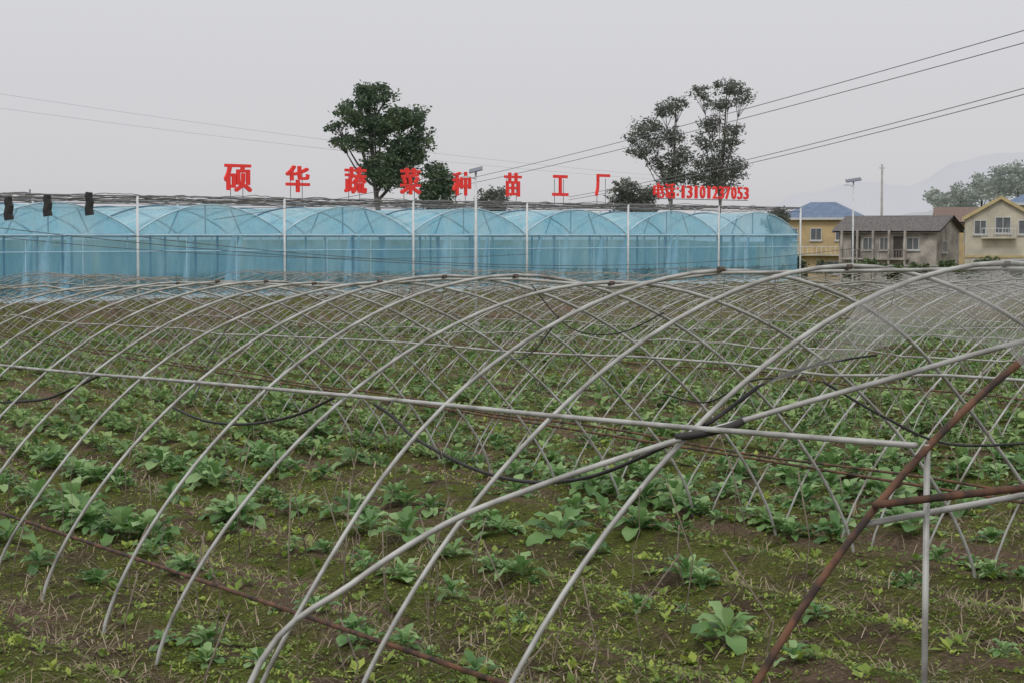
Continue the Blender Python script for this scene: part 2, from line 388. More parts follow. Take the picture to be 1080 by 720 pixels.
def plant(mb,o,s,rnd,nl):
    h=.05*s
    for i in range(nl):
        az=i*2.4+rnd.uniform(-.4,.4); q=i/nl
        el=R(22+58*q+rnd.uniform(-10,10)); L=s*(.46-.17*q)*rnd.uniform(.75,1.15)
        leaf(mb,(o[0],o[1],o[2]+h*(.3+q*1.8)),az,el,L,L*rnd.uniform(.36,.54),R(rnd.uniform(45,95)),rnd)
pm=[]
for i in range(10):
    rnd=random.Random(i); b_=MB(); plant(b_,(0,0,0),1.0,rnd,rnd.choice([11,15,18])); pm.append(b_.mesh('vegetable_leaves',M['cab'],True))
spots=[]
for r in range(-10,60):
    rn=noise.noise(Vector((r*.77,3.3,7)))
    for j in range(-100,340):
        cA=j*.32+random.uniform(-.1,.1)
        p=N*(r*ROWP+random.choice((-.15,.15))+random.uniform(-.05,.05))+A*cA
        if p.y<12 or p.y>84 or abs(p.x)>.30*p.y+.5: continue
        if -gdist(p.x,p.y)>-5 : continue
        dn=noise.noise(Vector((p.x*.2+4,p.y*.2,1)))
        pr=.26 if p.y<20 else .46 if p.y<24 else .88
        pr+=dn*.8+rn*.7
        if random.random()<pr: spots.append(p)
spots.sort(key=lambda p:p.y)
print('PLANTS',len(spots))
def psize(p): 
    return (.60 if p.y<23 else .84)*random.choice([.5,.8,.95,1.1,1.3])*random.uniform(.85,1.15)
for p in spots[:300]:
    o=bpy.data.objects.new('vegetable_plant',random.choice(pm)); col.objects.link(o)
    s=psize(p); o.location=(p.x,p.y,gz(p.x,p.y)-.01); o.rotation_euler=(random.uniform(-.15,.15),random.uniform(-.15,.15),random.uniform(0,6.28)); o.scale=(s,s,s*random.uniform(.85,1.25))
    tag(o,'leafy green vegetable plant growing in the front half of the field under the hoops','vegetable plant','vegetable plants in the nearer rows')
mb=MB()
for p in spots[300:]:
    plant(mb,(p.x,p.y,gz(p.x,p.y)),psize(p)*1.0,random,6 if p.y>45 else 10)
tag(mb.build('vegetable_rows',M['cab_far']),'farther rows of green vegetables receding under the hoops','vegetables',kind='stuff')
mb=MB()
def rpos(y0,y1,pw=1.6):
    y=y0+(y1-y0)*random.random()**pw; return random.uniform(-.31,.31)*y,y
for i in range(56000):
    x,y=rpos(11,66,1.9)
    if noise.noise(Vector((x*.45,y*.45,9)))+random.uniform(-.5,.5)<-.06: continue
    if -gdist(x,y)>-5: continue
    z=gz(x,y); s=random.uniform(.02,.055)*(1 if random.random()<.92 else 2.6)*(1 if y<30 else 1.4)
    for j in range(random.randint(3,7)):
        az=random.uniform(0,6.28); el=random.uniform(.1,1.1); L=s*random.uniform(.7,1.3); w=L*random.uniform(.18,.36)
        d=Vector((math.cos(az)*math.cos(el),math.sin(az)*math.cos(el),math.sin(el))); sd=Vector((-math.sin(az),math.cos(az),0))
        b0=Vector((x+random.uniform(-.04,.04),y+random.uniform(-.04,.04),z))
        mb.poly([b0,b0+d*L*.55+sd*w,b0+d*L+Vector((0,0,-.1*L)),b0+d*L*.55-sd*w],[(0,1,2,3)])
tag(mb.build('weeds',M['weed']),'low green weeds covering the soil between the vegetables','weeds',kind='stuff')
mb=MB()
for i in range(66000):
    x,y=rpos(11,58)
    c=x*N.x+y*N.y
    if noise.noise(Vector((c*.7+20,(x*A.x+y*A.y)*.12,2)))*1.3+random.uniform(-.4,.4)-.25*math.cos(c*2*PI/ROWP)<.03: continue
    z=gz(x,y); az=random.uniform(0,6.28); el=random.uniform(0,.9)**1.5; L=random.uniform(.05,.28); w=.0025+.0035*random.random()
    if y>30: w*=1.8
    d=Vector((math.cos(az)*math.cos(el),math.sin(az)*math.cos(el),math.sin(el))); sd=Vector((-math.sin(az),math.cos(az),0))
    b0=Vector((x,y,z+.01)); mid=b0+d*L*.5+Vector((0,0,L*.08))
    mb.poly([b0-sd*w,b0+sd*w,mid+sd*w,mid-sd*w,b0+d*L],[(0,1,2,3),(3,2,4)])
tag(mb.build('dry_stalks',M['straw']),'dry straw and dead stalks littering the soil','straw',kind='stuff')

# ---------------------------------------------------------------- big greenhouse
def GP(s,m_,z): 
    q=G0+E*(W*s)+BK*m_; return Vector((q.x,q.y,z))
EAVE=3.5; TOP=4.8; DEPTH=44; S0,S1=-2,6
gh=empty('greenhouse',GP(0,0,PAD)); tag(gh,'long blue film greenhouse of joined round arches behind the field','greenhouse')
def gpart(mb,name,m,smooth=False,label=None):
    off=Vector(gh.location)
    mb.v=[tuple(Vector(q)-off) for q in mb.v]
    o=mb.build(name,m,gh,smooth)
    if label: o['label']=label
    return o
def arcz(u): return EAVE+(TOP-EAVE)*(math.cos(u*PI/2)**.8 if abs(u)<1 else 0)
NA=16
for s in range(S0,S1):
    mb=MB(); pts=[GP(s+(i/NA),0,arcz(-1+2*i/NA)) for i in range(NA+1)]
    base=[GP(s+(i/NA),0,EAVE) for i in range(NA+1)]
    mb.poly(pts+base,[(i,i+1,NA+2+i,NA+1+i) for i in range(1,NA-1)]+[(0,1,NA+2),(NA-1,NA,NA+NA)])
    gpart(mb,'gable_film',M['roof_film'])
    mb=MB(); K=24
    pts=[]
    for j in range(7):
        for i in range(K+1):
            pts.append(GP(s+i/K,.07*math.sin(i*1.7+s*2)*random.uniform(.3,1),EAVE-.03+(PAD+.12-EAVE)*j/6))
    mb.poly(pts,[(j*(K+1)+i,j*(K+1)+i+1,(j+1)*(K+1)+i+1,(j+1)*(K+1)+i) for j in range(6) for i in range(K)])
    gpart(mb,'wall_film',M['wall_film'],True)
    mb=MB(); MD=10
    pts=[GP(s+(i/NA),.05+DEPTH*j/MD,arcz(-1+2*i/NA)) for j in range(MD+1) for i in range(NA+1)]
    mb.poly(pts,[(j*(NA+1)+i,j*(NA+1)+i+1,(j+1)*(NA+1)+i+1,(j+1)*(NA+1)+i) for j in range(MD) for i in range(NA)])
    gpart(mb,'roof_film',M['roof_film'],True)
    for m_ in [0-.05]+[4*q for q in range(1,11)]:
        pts=[GP(s+(i/NA),m_,arcz(-1+2*i/NA)+.03) for i in range(NA+1)]
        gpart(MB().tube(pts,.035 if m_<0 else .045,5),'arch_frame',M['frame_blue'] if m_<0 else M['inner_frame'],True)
    mb=MB()
    mb.tube([GP(s,-.08,EAVE),GP(s+1,-.08,EAVE)],.035,5); mb.tube([GP(s,-.08,EAVE-.7),GP(s+1,-.08,EAVE-.7)],.018,5)
    gpart(mb,'wall_rail',M['frame_blue'])
    for q in (.33,.67):
        gpart(MB().tube([GP(s+q,-.06,PAD),GP(s+q,-.06,EAVE)],.014,5),'mullion',M['frame_blue'])
    mb=MB(); mb.tube([GP(s,.4,EAVE+.02),GP(s+1,.4,EAVE+.02)],.04,5)
    for q in (.25,.5,.75): mb.tube([GP(s+q,.4,EAVE),GP(s+.5+(q-.5)*.7,.4,arcz((q-.5)*1.4))],.035,5)
    gpart(mb,'roof_truss',M['inner_frame'])
    for q in (.15,.3,.45,.6,.8):
        m_=random.choice((.6,1.2,2.4)); gpart(MB().tube([GP(s+q,m_,PAD),GP(s+q,m_,EAVE)],.05,5),'inner_post',M['inner_frame'])
    mb=MB(); mb.poly([GP(s+.02,3,EAVE-.6),GP(s+.98,3,EAVE-.6),GP(s+.98,3,PAD+.1),GP(s+.02,3,PAD+.1)],[(0,1,2,3)]); gpart(mb,'inner_curtain',M['curtain'])
    for _ in range(3):
        rr=random.uniform(.05,.9)
        gpart(MB().tube([GP(s+rr,.7,PAD),GP(s+rr+.02,.7,EAVE-.9),GP(s+rr+.05,.7,EAVE)],random.uniform(.12,.35),6,.05),'hanging_sheet',M['skirt'])
for s in range(S0,S1+1):
    gpart(MB().tube([GP(s,-.2,PAD-1.5),GP(s,-.2,5.15)],.055,8),'front_post',M['white_metal'],True)
    for m_ in (8,16,24,32,40): gpart(MB().tube([GP(s,m_,PAD),GP(s,m_,5.15)],.05,5),'inner_post',M['white_metal'])
    gpart(MB().tube([GP(s,0,EAVE-.02),GP(s,DEPTH,EAVE-.02)],.09,6),'gutter',M['white_metal'])
    gpart(MB().tube([GP(s,-.2,5.12),GP(s,DEPTH,5.12)],.022,5),'shade_frame_rail',M['wire'])
gpart(MB().tube([GP(S0,-.2,5.15),GP(S1,-.2,5.15)],.03,6),'shade_frame_beam',M['wire'])
def netroll(m_,zz,r,ph,sag):
    pts=[]
    for j in range(193):
        q=j/24; pts.append(GP(S0+(S1-S0)*j/192,m_,zz-sag*abs(math.sin(q*PI+ph))+random.uniform(-.035,.035)))
    gpart(MB().tube(pts,r,5),'rolled_shade_net',M['net'],label='rolled brown shade net lying on the roof frame')
for i,(m_,zz,r) in enumerate(((0,5.10,.035),(.5,4.98,.018),(1.6,5.24,.028),(3.2,5.34,.018))): netroll(m_,zz,r,i*.9,.12)
gpart(MB().tube([GP(S0,-.2,4.9),GP(S1,-.2,4.9)],.014,5),'shade_frame_wire',M['dark_wire'])
for i,m_ in enumerate((8,16,28,40)):
    gpart(MB().tube([GP(S0,m_,5.12),GP(S1,m_,5.12)],.022,5),'shade_frame_beam',M['wire'])
    netroll(m_+.4,5.2+random.uniform(-.05,.3),random.uniform(.03,.045),i,.12)
for s in range(S0,S1):
    for q in (.25,.75):
        gpart(MB().tube([GP(s+q,-.2,5.1),GP(s+q,12,5.25)],.014,4),'shade_frame_wire',M['dark_wire'])
for s in (S0,S1):
    mb=MB(); mb.poly([GP(s,0,EAVE),GP(s,DEPTH,EAVE),GP(s,DEPTH,PAD),GP(s,0,PAD)],[(0,1,2,3)]); gpart(mb,'side_film',M['wall_film'])
mb=MB(); mb.poly([GP(S0,DEPTH,EAVE+.4),GP(S1,DEPTH,EAVE+.4),GP(S1,DEPTH,PAD),GP(S0,DEPTH,PAD)],[(0,1,2,3)]); gpart(mb,'rear_film',M['wall_film'])
c=GP((S0+S1)/2,-.02,PAD)
mb=MB().box((c.x,c.y,c.z-.05),(W*(S1-S0),.16,.4),math.atan2(E.y,E.x)); gpart(mb,'base_skirt',M['skirt'])
mb=MB()
for i in range(2600):
    q=GP(random.uniform(-1.2,6),random.uniform(.4,3),PAD+random.uniform(.1,.6)); s=random.uniform(.1,.3); a=random.uniform(0,6)
    mb.poly([q,q+Vector((s*math.cos(a),s*math.sin(a),s)),q+Vector((0,0,s*1.5))],[(0,1,2)])
tag(mb.build('seedling_beds',M['leaf_bush']),'beds of seedlings dimly seen inside the blue greenhouse','seedlings',kind='stuff')
for i,(a,b_,h) in enumerate(((9,210,22),(50,208,20),(94,205,22))):
    Y=[73,76,79][i]; p=P(a,b_,Y); sc=Y/F
    o=MB().tube([(p.x,p.y,p.z+.08),(p.x-.02,p.y,p.z-.1),(p.x+.03,p.y,p.z-h*sc*.35),(p.x-.02,p.y,p.z-h*sc*.7),(p.x+.02,p.y,p.z-h*sc)],.15,9,.19).build('net_bundle',M['black'],smooth=False)
    tag(o,['black net bundle at far left above the greenhouse, leftmost of three','black net bundle above the greenhouse, middle of three','black net bundle above the greenhouse, rightmost of three'][i],'net bundle','black net bundles over the greenhouse corner')

# ---------------------------------------------------------------- lettering
def textmesh(ch,w,h,bold=.022,ext=.04):
    cu=bpy.data.curves.new('glyph','FONT'); cu.body=ch; cu.size=1; cu.extrude=ext; cu.resolution_u=2
    o=bpy.data.objects.new('glyph',cu); col.objects.link(o)
    bpy.context.view_layer.update(); dg=bpy.context.evaluated_depsgraph_get()
    src=bpy.data.meshes.new_from_object(o.evaluated_get(dg)); bpy.data.objects.remove(o)
    vs=[v.co.copy() for v in src.vertices]; fs=[tuple(p.vertices) for p in src.polygons]
    V_=[];F_=[]
    for i,(dx,dy) in enumerate(((-1,-1),(1,-1),(-1,1),(1,1),(0,0))):
        n=len(V_); V_+=[(v.x+dx*bold,v.y+dy*bold*.7,v.z*(1+.04*i)) for v in vs]; F_+=[tuple(q+n for q in f_) for f_ in fs]
    xs=[v[0] for v in V_]; yy=[v[1] for v in V_]
    cx,cy=(min(xs)+max(xs))/2,(min(yy)+max(yy))/2; sx=w/(max(xs)-min(xs)); sy=h/(max(yy)-min(yy))
    V_=[((a-cx)*sx,(b_-cy)*sy,c) for a,b_,c in V_]
    me=bpy.data.meshes.new('character'); me.from_pydata(V_,[],F_); me.materials.append(M['red']); me.update(); return me
GA=math.atan2(E.y,E.x)
def signpos(x,y,m_=1.0):
    u=(x-540)/F; Y=(m_+68.05)/(.698-.716*u); return P(x,y,Y),Y
chars=[('硕',251,188,27,29),('华',314,189,24,28),('蔬',375,190.5,23,28),('菜',433,191.5,22,28),('种',487,194,20,25),('苗',541,195,19,25),('工',591,196,18,22),('厂',635.5,195.5,17,23)]
for i,(ch,x,y,w,h) in enumerate(chars):
    p,Y=signpos(x,y); k=Y/F
    root=empty('sign_character',(p.x,p.y,5.15),GA)
    me=textmesh(ch,w*k/.698*.93,h*k,.026)
    o=bpy.data.objects.new('character',me); col.objects.link(o); o.parent=root; o.rotation_euler=(PI/2,0,0); o.location=(0,0,p.z-5.15)
    for sx in (-.35,.35):
        MB().tube([(sx,.1,-.1),(sx,.1,p.z-5.15+h*k*.3)],.018,5).build('support_post',M['wire'],root)
    tag(root,'large red rooftop character %s, %s from the left'%(ch,ordn[i+1]),'sign character','large red characters on the greenhouse roof')
p0,Y0=signpos(689,202); p1,Y1=signpos(790,203)
L=(p1-p0).length; pc=(p0+p1)/2
root=empty('phone_sign',(pc.x,pc.y,5.15),GA); tag(root,'small red phone number sign on the right end of the greenhouse roof','sign')
txt='电话:13101237053'; xx=-L/2
ws=[1.35,1.35,.5]+[.8]*11; tot=sum(ws)
for ch,wd in zip(txt,ws):
    wid=L*wd/tot; big=ch in '电话'
    me=textmesh(ch,wid*(.92 if big else .8 if ch not in ':1' else .36),(.84 if big else .5 if ch==':' else .74),.02)
    o=bpy.data.objects.new('character',me); col.objects.link(o); o.parent=root; o.rotation_euler=(PI/2,0,0); o.location=(xx+wid/2,0,pc.z-5.15-(0 if big else .03)); xx+=wid
MB().tube([(-L/2,.1,pc.z-5.6),(L/2,.1,pc.z-5.6)],.025,5).build('rail',M['wire'],root)

# ---------------------------------------------------------------- trees
def tree(name,base,crowns,mleaf,mbark,label,leafs,lsize,tr=.25,group=None,seed=1,spread=(.12,.26),per=45):
    rnd=random.Random(seed); root=empty(name,base); tag(root,label,'tree' if name!='shrub' else 'shrub',group)
    tb=MB(); zc=min(c[2]-c[5]*.4 for c in crowns)
    top=max(crowns,key=lambda c:c[2])
    pts=[Vector((0,0,-.3)),Vector((.1,0,zc*.4)),Vector((top[0]*.4,0,zc)),Vector((top[0]*.8,top[1],top[2]))]
    tb.tube(smoothline(pts,4),tr,7,tr*.25)
    for c in crowns:
        st=Vector((top[0]*.3,0,zc*rnd.uniform(.75,1.0))); en=Vector((c[0],c[1],c[2])); mid=(st+en)/2+Vector((0,0,-.2*abs(c[0])))
        tb.tube(smoothline([st,mid,en],4),tr*.36,5,tr*.08)
        for q in range(7):
            e2=en+Vector((rnd.uniform(-1,1)*c[3],rnd.uniform(-1,1)*c[4],rnd.uniform(-.4,.9)*c[5]))*.85
            tb.tube([mid.lerp(en,.6),e2],tr*.12,4,tr*.04)
    tb.build('trunk',mbark,root,True)
    lb=MB(); tv=sum(c[3]*c[4]*c[5] for c in crowns)
    for c in crowns:
        n=int(leafs*c[3]*c[4]*c[5]/tv); ncl=max(6,n//per)
        for _ in range(ncl):
            while True:
                d=Vector((rnd.uniform(-1,1),rnd.uniform(-1,1),rnd.uniform(-1,1)))
                if .2<d.length<1: break
            d=d*(.6+.5*d.length)
            cc=Vector((c[0]+d.x*c[3],c[1]+d.y*c[4],c[2]+d.z*c[5])); cr=rnd.uniform(*spread)*min(c[3],c[5])+lsize*1.5
            for _ in range(max(1,n//ncl)):
                q=cc+Vector((rnd.gauss(0,.55),rnd.gauss(0,.55),rnd.gauss(0,.42)))*cr
                a=Vector((rnd.uniform(-1,1),rnd.uniform(-1,1),rnd.uniform(-.6,.6))).normalized()*lsize*rnd.uniform(.6,1.3)
                b_=a.cross(Vector((rnd.uniform(-1,1),rnd.uniform(-1,1),rnd.uniform(-1,1)))).normalized()*a.length*.5
                lb.poly([q-a,q+b_,q+a,q-b_],[(0,1,2,3)])
    lb.build('crown',mleaf,root)
def treepx(name,cx,Y,blobs,label,mleaf='leaf_dark',mbark='bark',leafs=5000,lsize=.2,tr=.25,group=None,seed=1,**kw):
    k=Y/F; bx=(cx-540)*k; bz=gz0(bx,Y)
    crowns=[((x-cx)*k,random.Random(seed+i).uniform(-.5,.5)*rx*k,EYE+(248-y)*k-bz,rx*k,rx*k*.9,ry*k) for i,(x,y,rx,ry) in enumerate(blobs)]
    tree(name,(bx,Y,bz),crowns,M[mleaf],M[mbark],label,leafs,lsize,tr,group,seed,**kw)
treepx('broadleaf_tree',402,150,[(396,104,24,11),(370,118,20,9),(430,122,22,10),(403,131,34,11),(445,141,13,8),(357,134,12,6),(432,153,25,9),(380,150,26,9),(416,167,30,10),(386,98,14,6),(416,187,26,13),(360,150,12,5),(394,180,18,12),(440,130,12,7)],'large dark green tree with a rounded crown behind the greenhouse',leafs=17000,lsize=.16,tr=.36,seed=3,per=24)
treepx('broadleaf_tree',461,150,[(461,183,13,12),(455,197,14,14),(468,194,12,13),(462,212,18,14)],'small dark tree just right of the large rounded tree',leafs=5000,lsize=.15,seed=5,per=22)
kw=dict(spread=(.14,.30),per=15)
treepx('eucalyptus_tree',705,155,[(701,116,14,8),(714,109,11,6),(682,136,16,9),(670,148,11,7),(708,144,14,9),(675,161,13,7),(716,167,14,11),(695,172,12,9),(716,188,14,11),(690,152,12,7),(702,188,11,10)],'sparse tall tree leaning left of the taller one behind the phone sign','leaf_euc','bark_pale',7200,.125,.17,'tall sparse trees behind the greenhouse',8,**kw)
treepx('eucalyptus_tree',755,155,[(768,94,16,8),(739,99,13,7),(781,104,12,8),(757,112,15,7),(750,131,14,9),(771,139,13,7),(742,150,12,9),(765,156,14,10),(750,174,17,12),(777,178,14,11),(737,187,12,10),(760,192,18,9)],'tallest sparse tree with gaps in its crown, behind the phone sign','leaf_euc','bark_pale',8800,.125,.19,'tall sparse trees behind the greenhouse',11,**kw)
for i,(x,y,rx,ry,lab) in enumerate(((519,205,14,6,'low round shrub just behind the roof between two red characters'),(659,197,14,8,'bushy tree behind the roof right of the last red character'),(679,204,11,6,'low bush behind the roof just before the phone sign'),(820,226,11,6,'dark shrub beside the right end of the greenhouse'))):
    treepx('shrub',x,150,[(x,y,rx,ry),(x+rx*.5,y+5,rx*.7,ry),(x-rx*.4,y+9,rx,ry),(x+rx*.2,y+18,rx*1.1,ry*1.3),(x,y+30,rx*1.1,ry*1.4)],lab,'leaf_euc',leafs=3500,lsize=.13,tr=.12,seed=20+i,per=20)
hz=[(990,210,12,9),(1012,206,16,10),(1034,196,15,11),(1052,190,14,12),(1072,186,15,13),(1092,186,16,14)]
for i,(x,y,rx,ry) in enumerate(hz):
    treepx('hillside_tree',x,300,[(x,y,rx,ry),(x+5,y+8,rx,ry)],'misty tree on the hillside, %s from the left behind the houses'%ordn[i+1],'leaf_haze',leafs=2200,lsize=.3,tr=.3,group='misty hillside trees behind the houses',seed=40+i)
for i in range(10):
    x=846+i*25+random.uniform(-5,5); Y=140+random.uniform(-8,8)
    treepx('shrub',x,Y,[(x,284+random.uniform(-4,5),random.uniform(8,15),random.uniform(4,8))],'low green bush, %s in the line of bushes before the houses'%ordn[i+1],'leaf_bush',leafs=700,lsize=.15,tr=.05,group='bushes in front of the houses',seed=60+i)

# ---------------------------------------------------------------- houses
def house(label,loc,rz,w,d,h,roof,rh,wall,roofm,wins,extra=None,side_wins=(),over=.5):
    root=empty('house',loc,rz); tag(root,label,'house')
    MB().box((0,0,h/2),(w,d,h)).build('wall',M[wall],root)
    a,b_=w/2+over,d/2+over; mb=MB()
    def gables(tri):
        for q in tri: MB().poly(q,[(0,1,2)]).build('gable',M[wall],root)
    if roof=='hip':
        rl=max(w-d,0)/2+.3
        mb.poly([(-a,-b_,h),(a,-b_,h),(a,b_,h),(-a,b_,h),(-rl,0,h+rh),(rl,0,h+rh)],[(0,1,5,4),(1,2,5),(2,3,4,5),(3,0,4),(3,2,1,0)])
        fb=MB(); fb.box((0,-b_-.02,h-.1),(2*a,.1,.26)); fb.box((a+.02,0,h-.1),(.1,2*b_,.26)); fb.box((-a-.02,0,h-.1),(.1,2*b_,.26)); fb.build('fascia',M['window_frame'],root)
    elif roof=='gable_x':
        mb.poly([(-a,-b_,h-.1),(a,-b_,h-.1),(a,b_,h-.1),(-a,b_,h-.1),(-a,0,h+rh),(a,0,h+rh)],[(0,1,5,4),(2,3,4,5)])
        mb.poly([(-a,-b_,h-.28),(a,-b_,h-.28),(a,b_,h-.28),(-a,b_,h-.28),(-a,0,h+rh-.18),(a,0,h+rh-.18)],[(0,4,5,1),(2,5,4,3)])
        gables([[(-w/2,-d/2,h),(-w/2,d/2,h),(-w/2,0,h+rh*.93)],[(w/2,-d/2,h),(w/2,d/2,h),(w/2,0,h+rh*.93)]])
    elif roof=='gable_y':
        mb.poly([(-a,-b_,h-.1),(-a,b_,h-.1),(a,b_,h-.1),(a,-b_,h-.1),(0,-b_,h+rh),(0,b_,h+rh)],[(0,4,5,1),(2,5,4,3)])
        mb.poly([(-a,-b_,h-.35),(-a,b_,h-.35),(a,b_,h-.35),(a,-b_,h-.35),(0,-b_,h+rh-.25),(0,b_,h+rh-.25)],[(0,1,5,4),(2,3,4,5)])
        tm=MB(); b2=b_+.02
        tm.poly([(-a,-b2,h-.05),(-a,-b2,h-.4),(0,-b2,h+rh-.3),(0,-b2,h+rh+.05),(a,-b2,h-.05),(a,-b2,h-.4)],[(0,1,2,3),(3,2,5,4)]); tm.build('roof_trim',M['trim'],root)
        gables([[(-w/2,-d/2,h),(w/2,-d/2,h),(0,-d/2,h+rh*.93)],[(-w/2,d/2,h),(w/2,d/2,h),(0,d/2,h+rh*.93)]])
    mb.build('roof',M[roofm],root)
    def win(x,z,ww,wh,side):
        fr=MB(); gl=MB(); tt=.08
        def pb(m_,x,z,sx,sz,dep,th):
            if side=='f': m_.box((x,-d/2-dep,z),(sx,th,sz))
            elif side=='r': m_.box((w/2+dep,x,z),(th,sx,sz))
            else: m_.box((-w/2-dep,x,z),(th,sx,sz))
        for q in (-1,1):
            pb(fr,x+q*ww/2,z,tt,wh+tt,.04,.1); pb(fr,x,z+q*wh/2,ww-tt,tt,.04,.1)
        pb(fr,x,z,tt*.7,wh-tt,.035,.08); pb(fr,x,z-wh/2-.1,ww+.3,.1,.08,.2)
        f_=fr.build('window',M['window_frame'],root); pb(gl,x,z,ww-tt,wh-tt,.01,.03); gl.build('pane',M['glass'],f_)
    for q in wins: win(*q,'f')
    for q in side_wins: win(*q)
    if extra: extra(root)
    return root
def ex1(root):
    MB().box((0,-3.5,3.6),(7.4,.9,.18)).build('balcony_slab',M['wall_cream'],root)
    mb=MB(); mb.box((0,-3.9,4.55),(7.4,.06,.06)); [mb.box((-3.6+i*.52,-3.9,4.1),(.05,.05,.85)) for i in range(15)]; mb.build('railing',M['white_metal'],root)
    MB().box((-1.6,-3.16,1.2),(1,.1,2.2)).build('door',M['dark_open'],root)
Y=215;p=P(868,260,Y); bz=gz0(p.x,Y)
house('yellow two storey house with a blue hipped roof, left of the grey roofed house',(p.x,Y,bz),R(-20),8.4,6.2,5.4-bz,'hip',1.8,'wall_yellow','roof_blue',[(-2.9,5.9,1.2,1.3),(-.2,5.9,1.2,1.3),(2.6,5.9,1.2,1.3),(1.8,2.2,1.3,1.4)],ex1,[(0,5.9,1.2,1.3,'r'),(0,2.2,1.2,1.3,'r'),(0,5.9,1.2,1.3,'l')])
def ex2(root):
    mb=MB(); mb.box((-1.2,-3.6,3.35),(7.2,1.0,.16)); mb.build('balcony_slab',M['wall_palegrey'],root)
    for i in range(5): MB().box((-4.6+i*1.72,-3.95,3.25),(.2,.2,6.1)).build('pillar',M['wall_palegrey'],root)
    mb=MB(); mb.box((-1.2,-4.05,4.3),(7.0,.06,.08)); [mb.box((-4.6+i*.3,-4.05,3.85),(.04,.04,.85)) for i in range(24)]; mb.build('railing',M['wall_grey'],root)
    for x,z in ((-3.4,1.2),(-.4,1.2),(-3.4,4.6),(1.2,4.6)): MB().box((x,-3.13,z),(1,.08,2.1)).build('door',M['dark_open'],root)
Y=196;p=P(948,260,Y); bz=gz0(p.x,Y)
house('old grey two storey house with a dark tiled gable roof and a balcony',(p.x,Y,bz),R(-34),10.6,6.2,4.0-bz,'gable_x',1.5,'wall_palegrey','roof_grey',[(-2,4.9,1.2,1.2),(-.3,4.9,.9,1.2),(2.8,4.9,1.3,1.2),(3.6,1.8,1.3,1.3)],ex2,[(-1,4.6,1.2,1.1,'r'),(1.2,1.7,1.2,1.1,'r')],over=.6)
def ex3(root):
    MB().box((-.2,-4.9,5.4),(3.2,.8,.16)).build('balcony_slab',M['wall_cream'],root)
    mb=MB(); mb.box((-.2,-5.26,6.3),(3.2,.06,.06)); [mb.box((-1.75+i*.31,-5.26,5.9),(.04,.04,.8)) for i in range(11)]; mb.build('railing',M['white_metal'],root)
    MB().box((-2.4,-4.55,1.2),(1.1,.1,2.2)).build('door',M['dark_open'],root)
    MB().box((0,-4.55,3.6),(6.6,.1,.22)).build('band',M['trim'],root)
Y=186;p=P(1054,260,Y); bz=gz0(p.x,Y)
house('tall cream house with its pointed yellow trimmed gable facing the field at right',(p.x,Y,bz),R(-13),6.6,9.0,5.2-bz,'gable_y',2.0,'wall_cream','roof_grey',[(-1.9,6.4,1.1,1.3),(.2,6.6,1.4,1.5),(2.2,6.4,1.1,1.3),(-1.9,2.6,1.3,1.4),(1.6,2.6,1.6,1.4)],ex3,[(-2,5.5,1.4,1.3,'l'),(2,5.5,1.4,1.3,'l')],over=.35)
Y=212;p=P(1012,240,Y); bz=gz0(p.x,Y)
house('house with a reddish brown tiled roof squeezed behind the cream house',(p.x,Y,bz),R(-18),4.6,6,5.0-bz,'gable_x',1.6,'wall_yellow','roof_red',[(-1.5,6,1.2,1.2),(1.5,6,1.2,1.2)],None,[(0,6,1.2,1.2,'r')])
Y=206;p=P(1098,240,Y); bz=gz0(p.x,Y)
house('house with a high blue roof cut off by the right edge',(p.x,Y,bz),R(-14),7,6,6.9-bz,'hip',1.5,'wall_cream','roof_blue',[(-2.4,7.5,1.3,1.3),(0,7.5,1.3,1.3),(-2.4,4,1.3,1.3)],None,[])
p=P(1050,277,165)
mb=MB(); mb.box((p.x-.3,165,gz0(p.x,165)+1.2),(20,.2,2.4)); mb.box((p.x-.3,165,gz0(p.x,165)+2.46),(20.2,.34,.12))
tag(mb.build('boundary_wall',M['concrete']),'low pale wall standing in front of the cream house','wall')

# ---------------------------------------------------------------- lamps and poles
def lamp(x,ytop,Y,label,ps=.3):
    k=Y/F; X=(x-540)*k; bz=gz0(X,Y); zt=EYE+(248-ytop)*k
    root=empty('street_lamp',(X,Y,bz)); tag(root,label,'street lamp','solar street lamps'); h=zt-bz
    MB().tube([(0,0,-.2),(0,0,h*.5),(0,0,h)],.07,10,.045).build('pole',M['white_metal'],root,True)
    MB().box((0,0,.15),(.35,.35,.3)).build('base',M['concrete'],root)
    mb=MB(); c=[(-ps,-.2,h-.04),(ps,-.2,h+.1),(ps,.25,h+.26),(-ps,.25,h+.12)]
    mb.poly(c+[(a,b_,z-.04) for a,b_,z in c],[(0,1,2,3),(7,6,5,4),(0,4,5,1),(1,5,6,2),(2,6,7,3),(3,7,4,0)]); mb.build('solar_panel',M['panel'],root)
    MB().tube([(0,0,h-.3),(-.2,-.1,h-.22),(-.4,-.15,h-.2)],.025,6).build('arm',M['white_metal'],root,True)
    MB().box((-.42,-.17,h-.21),(.3,.16,.07)).build('lamp_head',M['white_metal'],root)
lamp(502,182,79,'white solar street lamp standing in front of the greenhouse between red characters',.28)
lamp(899,192,112,'white solar street lamp standing between the greenhouse and the houses',.45)
def pole(x,y0,Y,r,lab,m='concrete'):
    k=Y/F; X=(x-540)*k; bz=gz0(X,Y); h=EYE+(248-y0)*k-bz
    root=empty('utility_pole',(X,Y,bz)); tag(root,lab,'pole')
    MB().tube([(0,0,-.3),(0,0,h)],r,8,r*.7).build('shaft',M[m],root,True)
    MB().box((0,0,h-.5),(.8,.1,.1)).build('crossarm',M[m],root)
pole(929,174,260,.2,'slim pale utility pole rising behind the grey roofed house')
pole(33,200,160,.1,'short dark pole showing over the greenhouse roof at far left','wire')
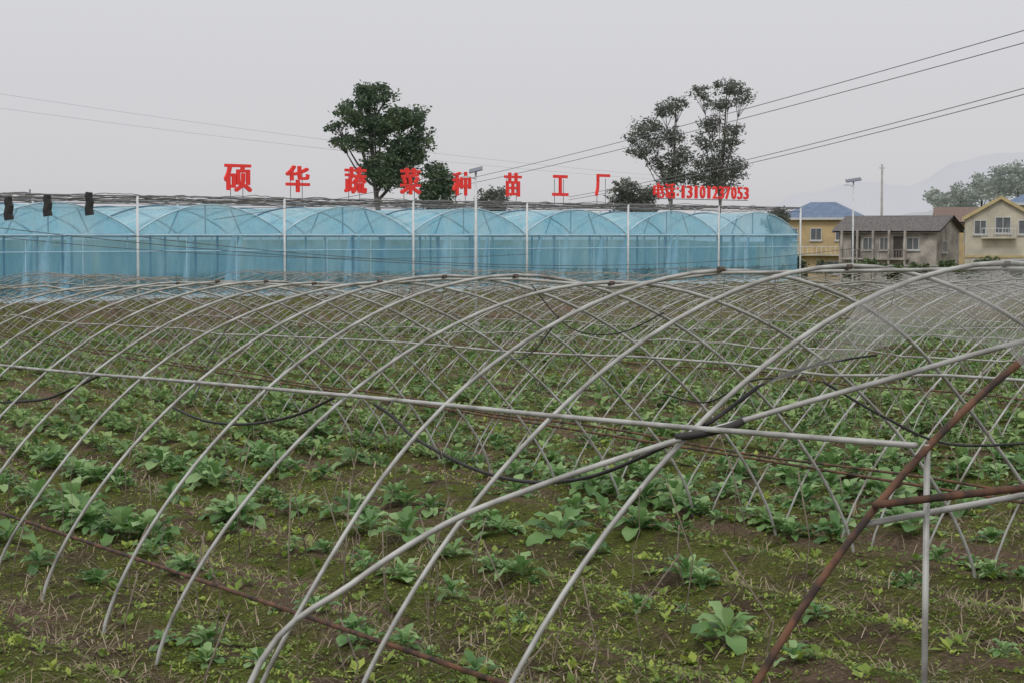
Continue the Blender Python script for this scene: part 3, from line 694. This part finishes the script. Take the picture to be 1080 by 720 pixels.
def wire(a,b_,sag,r,lab,m='wire'):
    a=P(*a); b_=P(*b_); pts=[]
    for i in range(41):
        t=i/40; p=a.lerp(b_,t); p.z-=sag*4*t*(1-t); pts.append(p)
    tag(MB().tube(pts,r,5).build('power_line',M[m],smooth=True),lab,'power line')
wire((1150,12,70),(440,200,170),.4,.020,'highest dark power line rising to the upper right corner')
wire((1150,26,70),(440,205,170),.4,.020,'second power line from the top at the right')
wire((1150,74,80),(600,208,170),.4,.022,'third power line from the top at the right')
wire((1150,81,80),(600,211,170),.4,.022,'lowest power line at the right, close below the third')
wire((-60,90,120),(700,186,190),.5,.016,'upper faint power line crossing the sky from the left','faint_wire')
wire((-60,106,120),(700,190,190),.5,.016,'lower faint power line crossing the sky from the left','faint_wire')
wire((-40,236,66),(900,276,100),.9,.014,'thin dark cable sagging across the front of the greenhouse','dark_wire')
wire((140,249,70),(900,262,100),1.0,.014,'second thin dark cable across the greenhouse front','dark_wire')
wire((225,232,78),(490,183,88),.1,.012,'thin stay wire running up to the lamp at the roof','dark_wire')
wire((-40,246,68),(560,268,88),.5,.012,'short thin cable across the left part of the greenhouse','dark_wire')

# ---------------------------------------------------------------- hills
def ridge(name,pts,Y,m):
    mb=MB(); n=160; top=[]
    x0,x1=pts[0][0],pts[-1][0]
    for i in range(n+1):
        x=x0+(x1-x0)*i/n
        for (a,ya),(b_,yb) in zip(pts,pts[1:]):
            if a<=x<=b_: t=(x-a)/(b_-a); t=t*t*(3-2*t); y=ya+(yb-ya)*t; break
        y+=3*noise.noise(Vector((x*.02,Y,0)))+1.2*noise.noise(Vector((x*.08,Y,1)))
        top.append(P(x,y,Y))
    v=[]
    for p in top: v+= [(p.x*.9,Y*.82,-8),(p.x,p.y,p.z),(p.x*1.1,Y*1.2,-8)]
    fs=[]
    for i in range(n): a=i*3; fs+=[(a,a+3,a+4,a+1),(a+1,a+4,a+5,a+2)]
    mb.poly(v,fs); o=mb.build(name,m,smooth=True); o['kind']='structure'
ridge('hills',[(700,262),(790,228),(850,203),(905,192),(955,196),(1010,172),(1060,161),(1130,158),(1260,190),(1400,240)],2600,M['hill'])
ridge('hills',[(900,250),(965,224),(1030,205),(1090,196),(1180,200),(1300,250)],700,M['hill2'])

# ---------------------------------------------------------------- world, sun, camera
w=bpy.data.worlds.new('World'); scene.world=w; w.use_nodes=True; nt=w.node_tree; bg=nt.nodes['Background']
sky=nt.nodes.new('ShaderNodeTexSky'); sky.sky_type='NISHITA'; sky.sun_disc=False; sky.sun_elevation=R(50); sky.sun_rotation=R(200)
hs=nt.nodes.new('ShaderNodeHueSaturation'); hs.inputs['Saturation'].default_value=.25; hs.inputs['Value'].default_value=.08
nt.links.new(sky.outputs[0],hs.inputs['Color'])
tc=nt.nodes.new('ShaderNodeTexCoord'); sx=nt.nodes.new('ShaderNodeSeparateXYZ'); nt.links.new(tc.outputs['Generated'],sx.inputs[0])
r=ramp(nt,[(0,(.57,.57,.59)),(.03,(.63,.625,.65)),(.12,(.68,.68,.71)),(.5,(1.1,1.1,1.1)),(1,(1.15,1.15,1.15))]); nt.links.new(sx.outputs['Z'],r.inputs[0])
mx=nt.nodes.new('ShaderNodeMixRGB'); mx.inputs[0].default_value=.92; nt.links.new(hs.outputs[0],mx.inputs[1]); nt.links.new(r.outputs[0],mx.inputs[2])
nt.links.new(mx.outputs[0],bg.inputs['Color']); bg.inputs['Strength'].default_value=1.0
sd=bpy.data.lights.new('sun','SUN'); sd.energy=1.0; sd.angle=R(15); sd.color=(1,.97,.92)
so=bpy.data.objects.new('sun',sd); col.objects.link(so); so.rotation_euler=(R(40),0,R(-20))
cam=bpy.data.cameras.new('camera'); co=bpy.data.objects.new('camera',cam); col.objects.link(co)
cam.sensor_width=36; cam.lens=36*F/1080; cam.clip_end=8000; cam.clip_start=.1
co.location=(0,0,EYE); co.rotation_euler=(PI/2-TH,0,0); scene.camera=co
scene.view_settings.view_transform='Standard'; scene.view_settings.look='None'; scene.view_settings.exposure=0
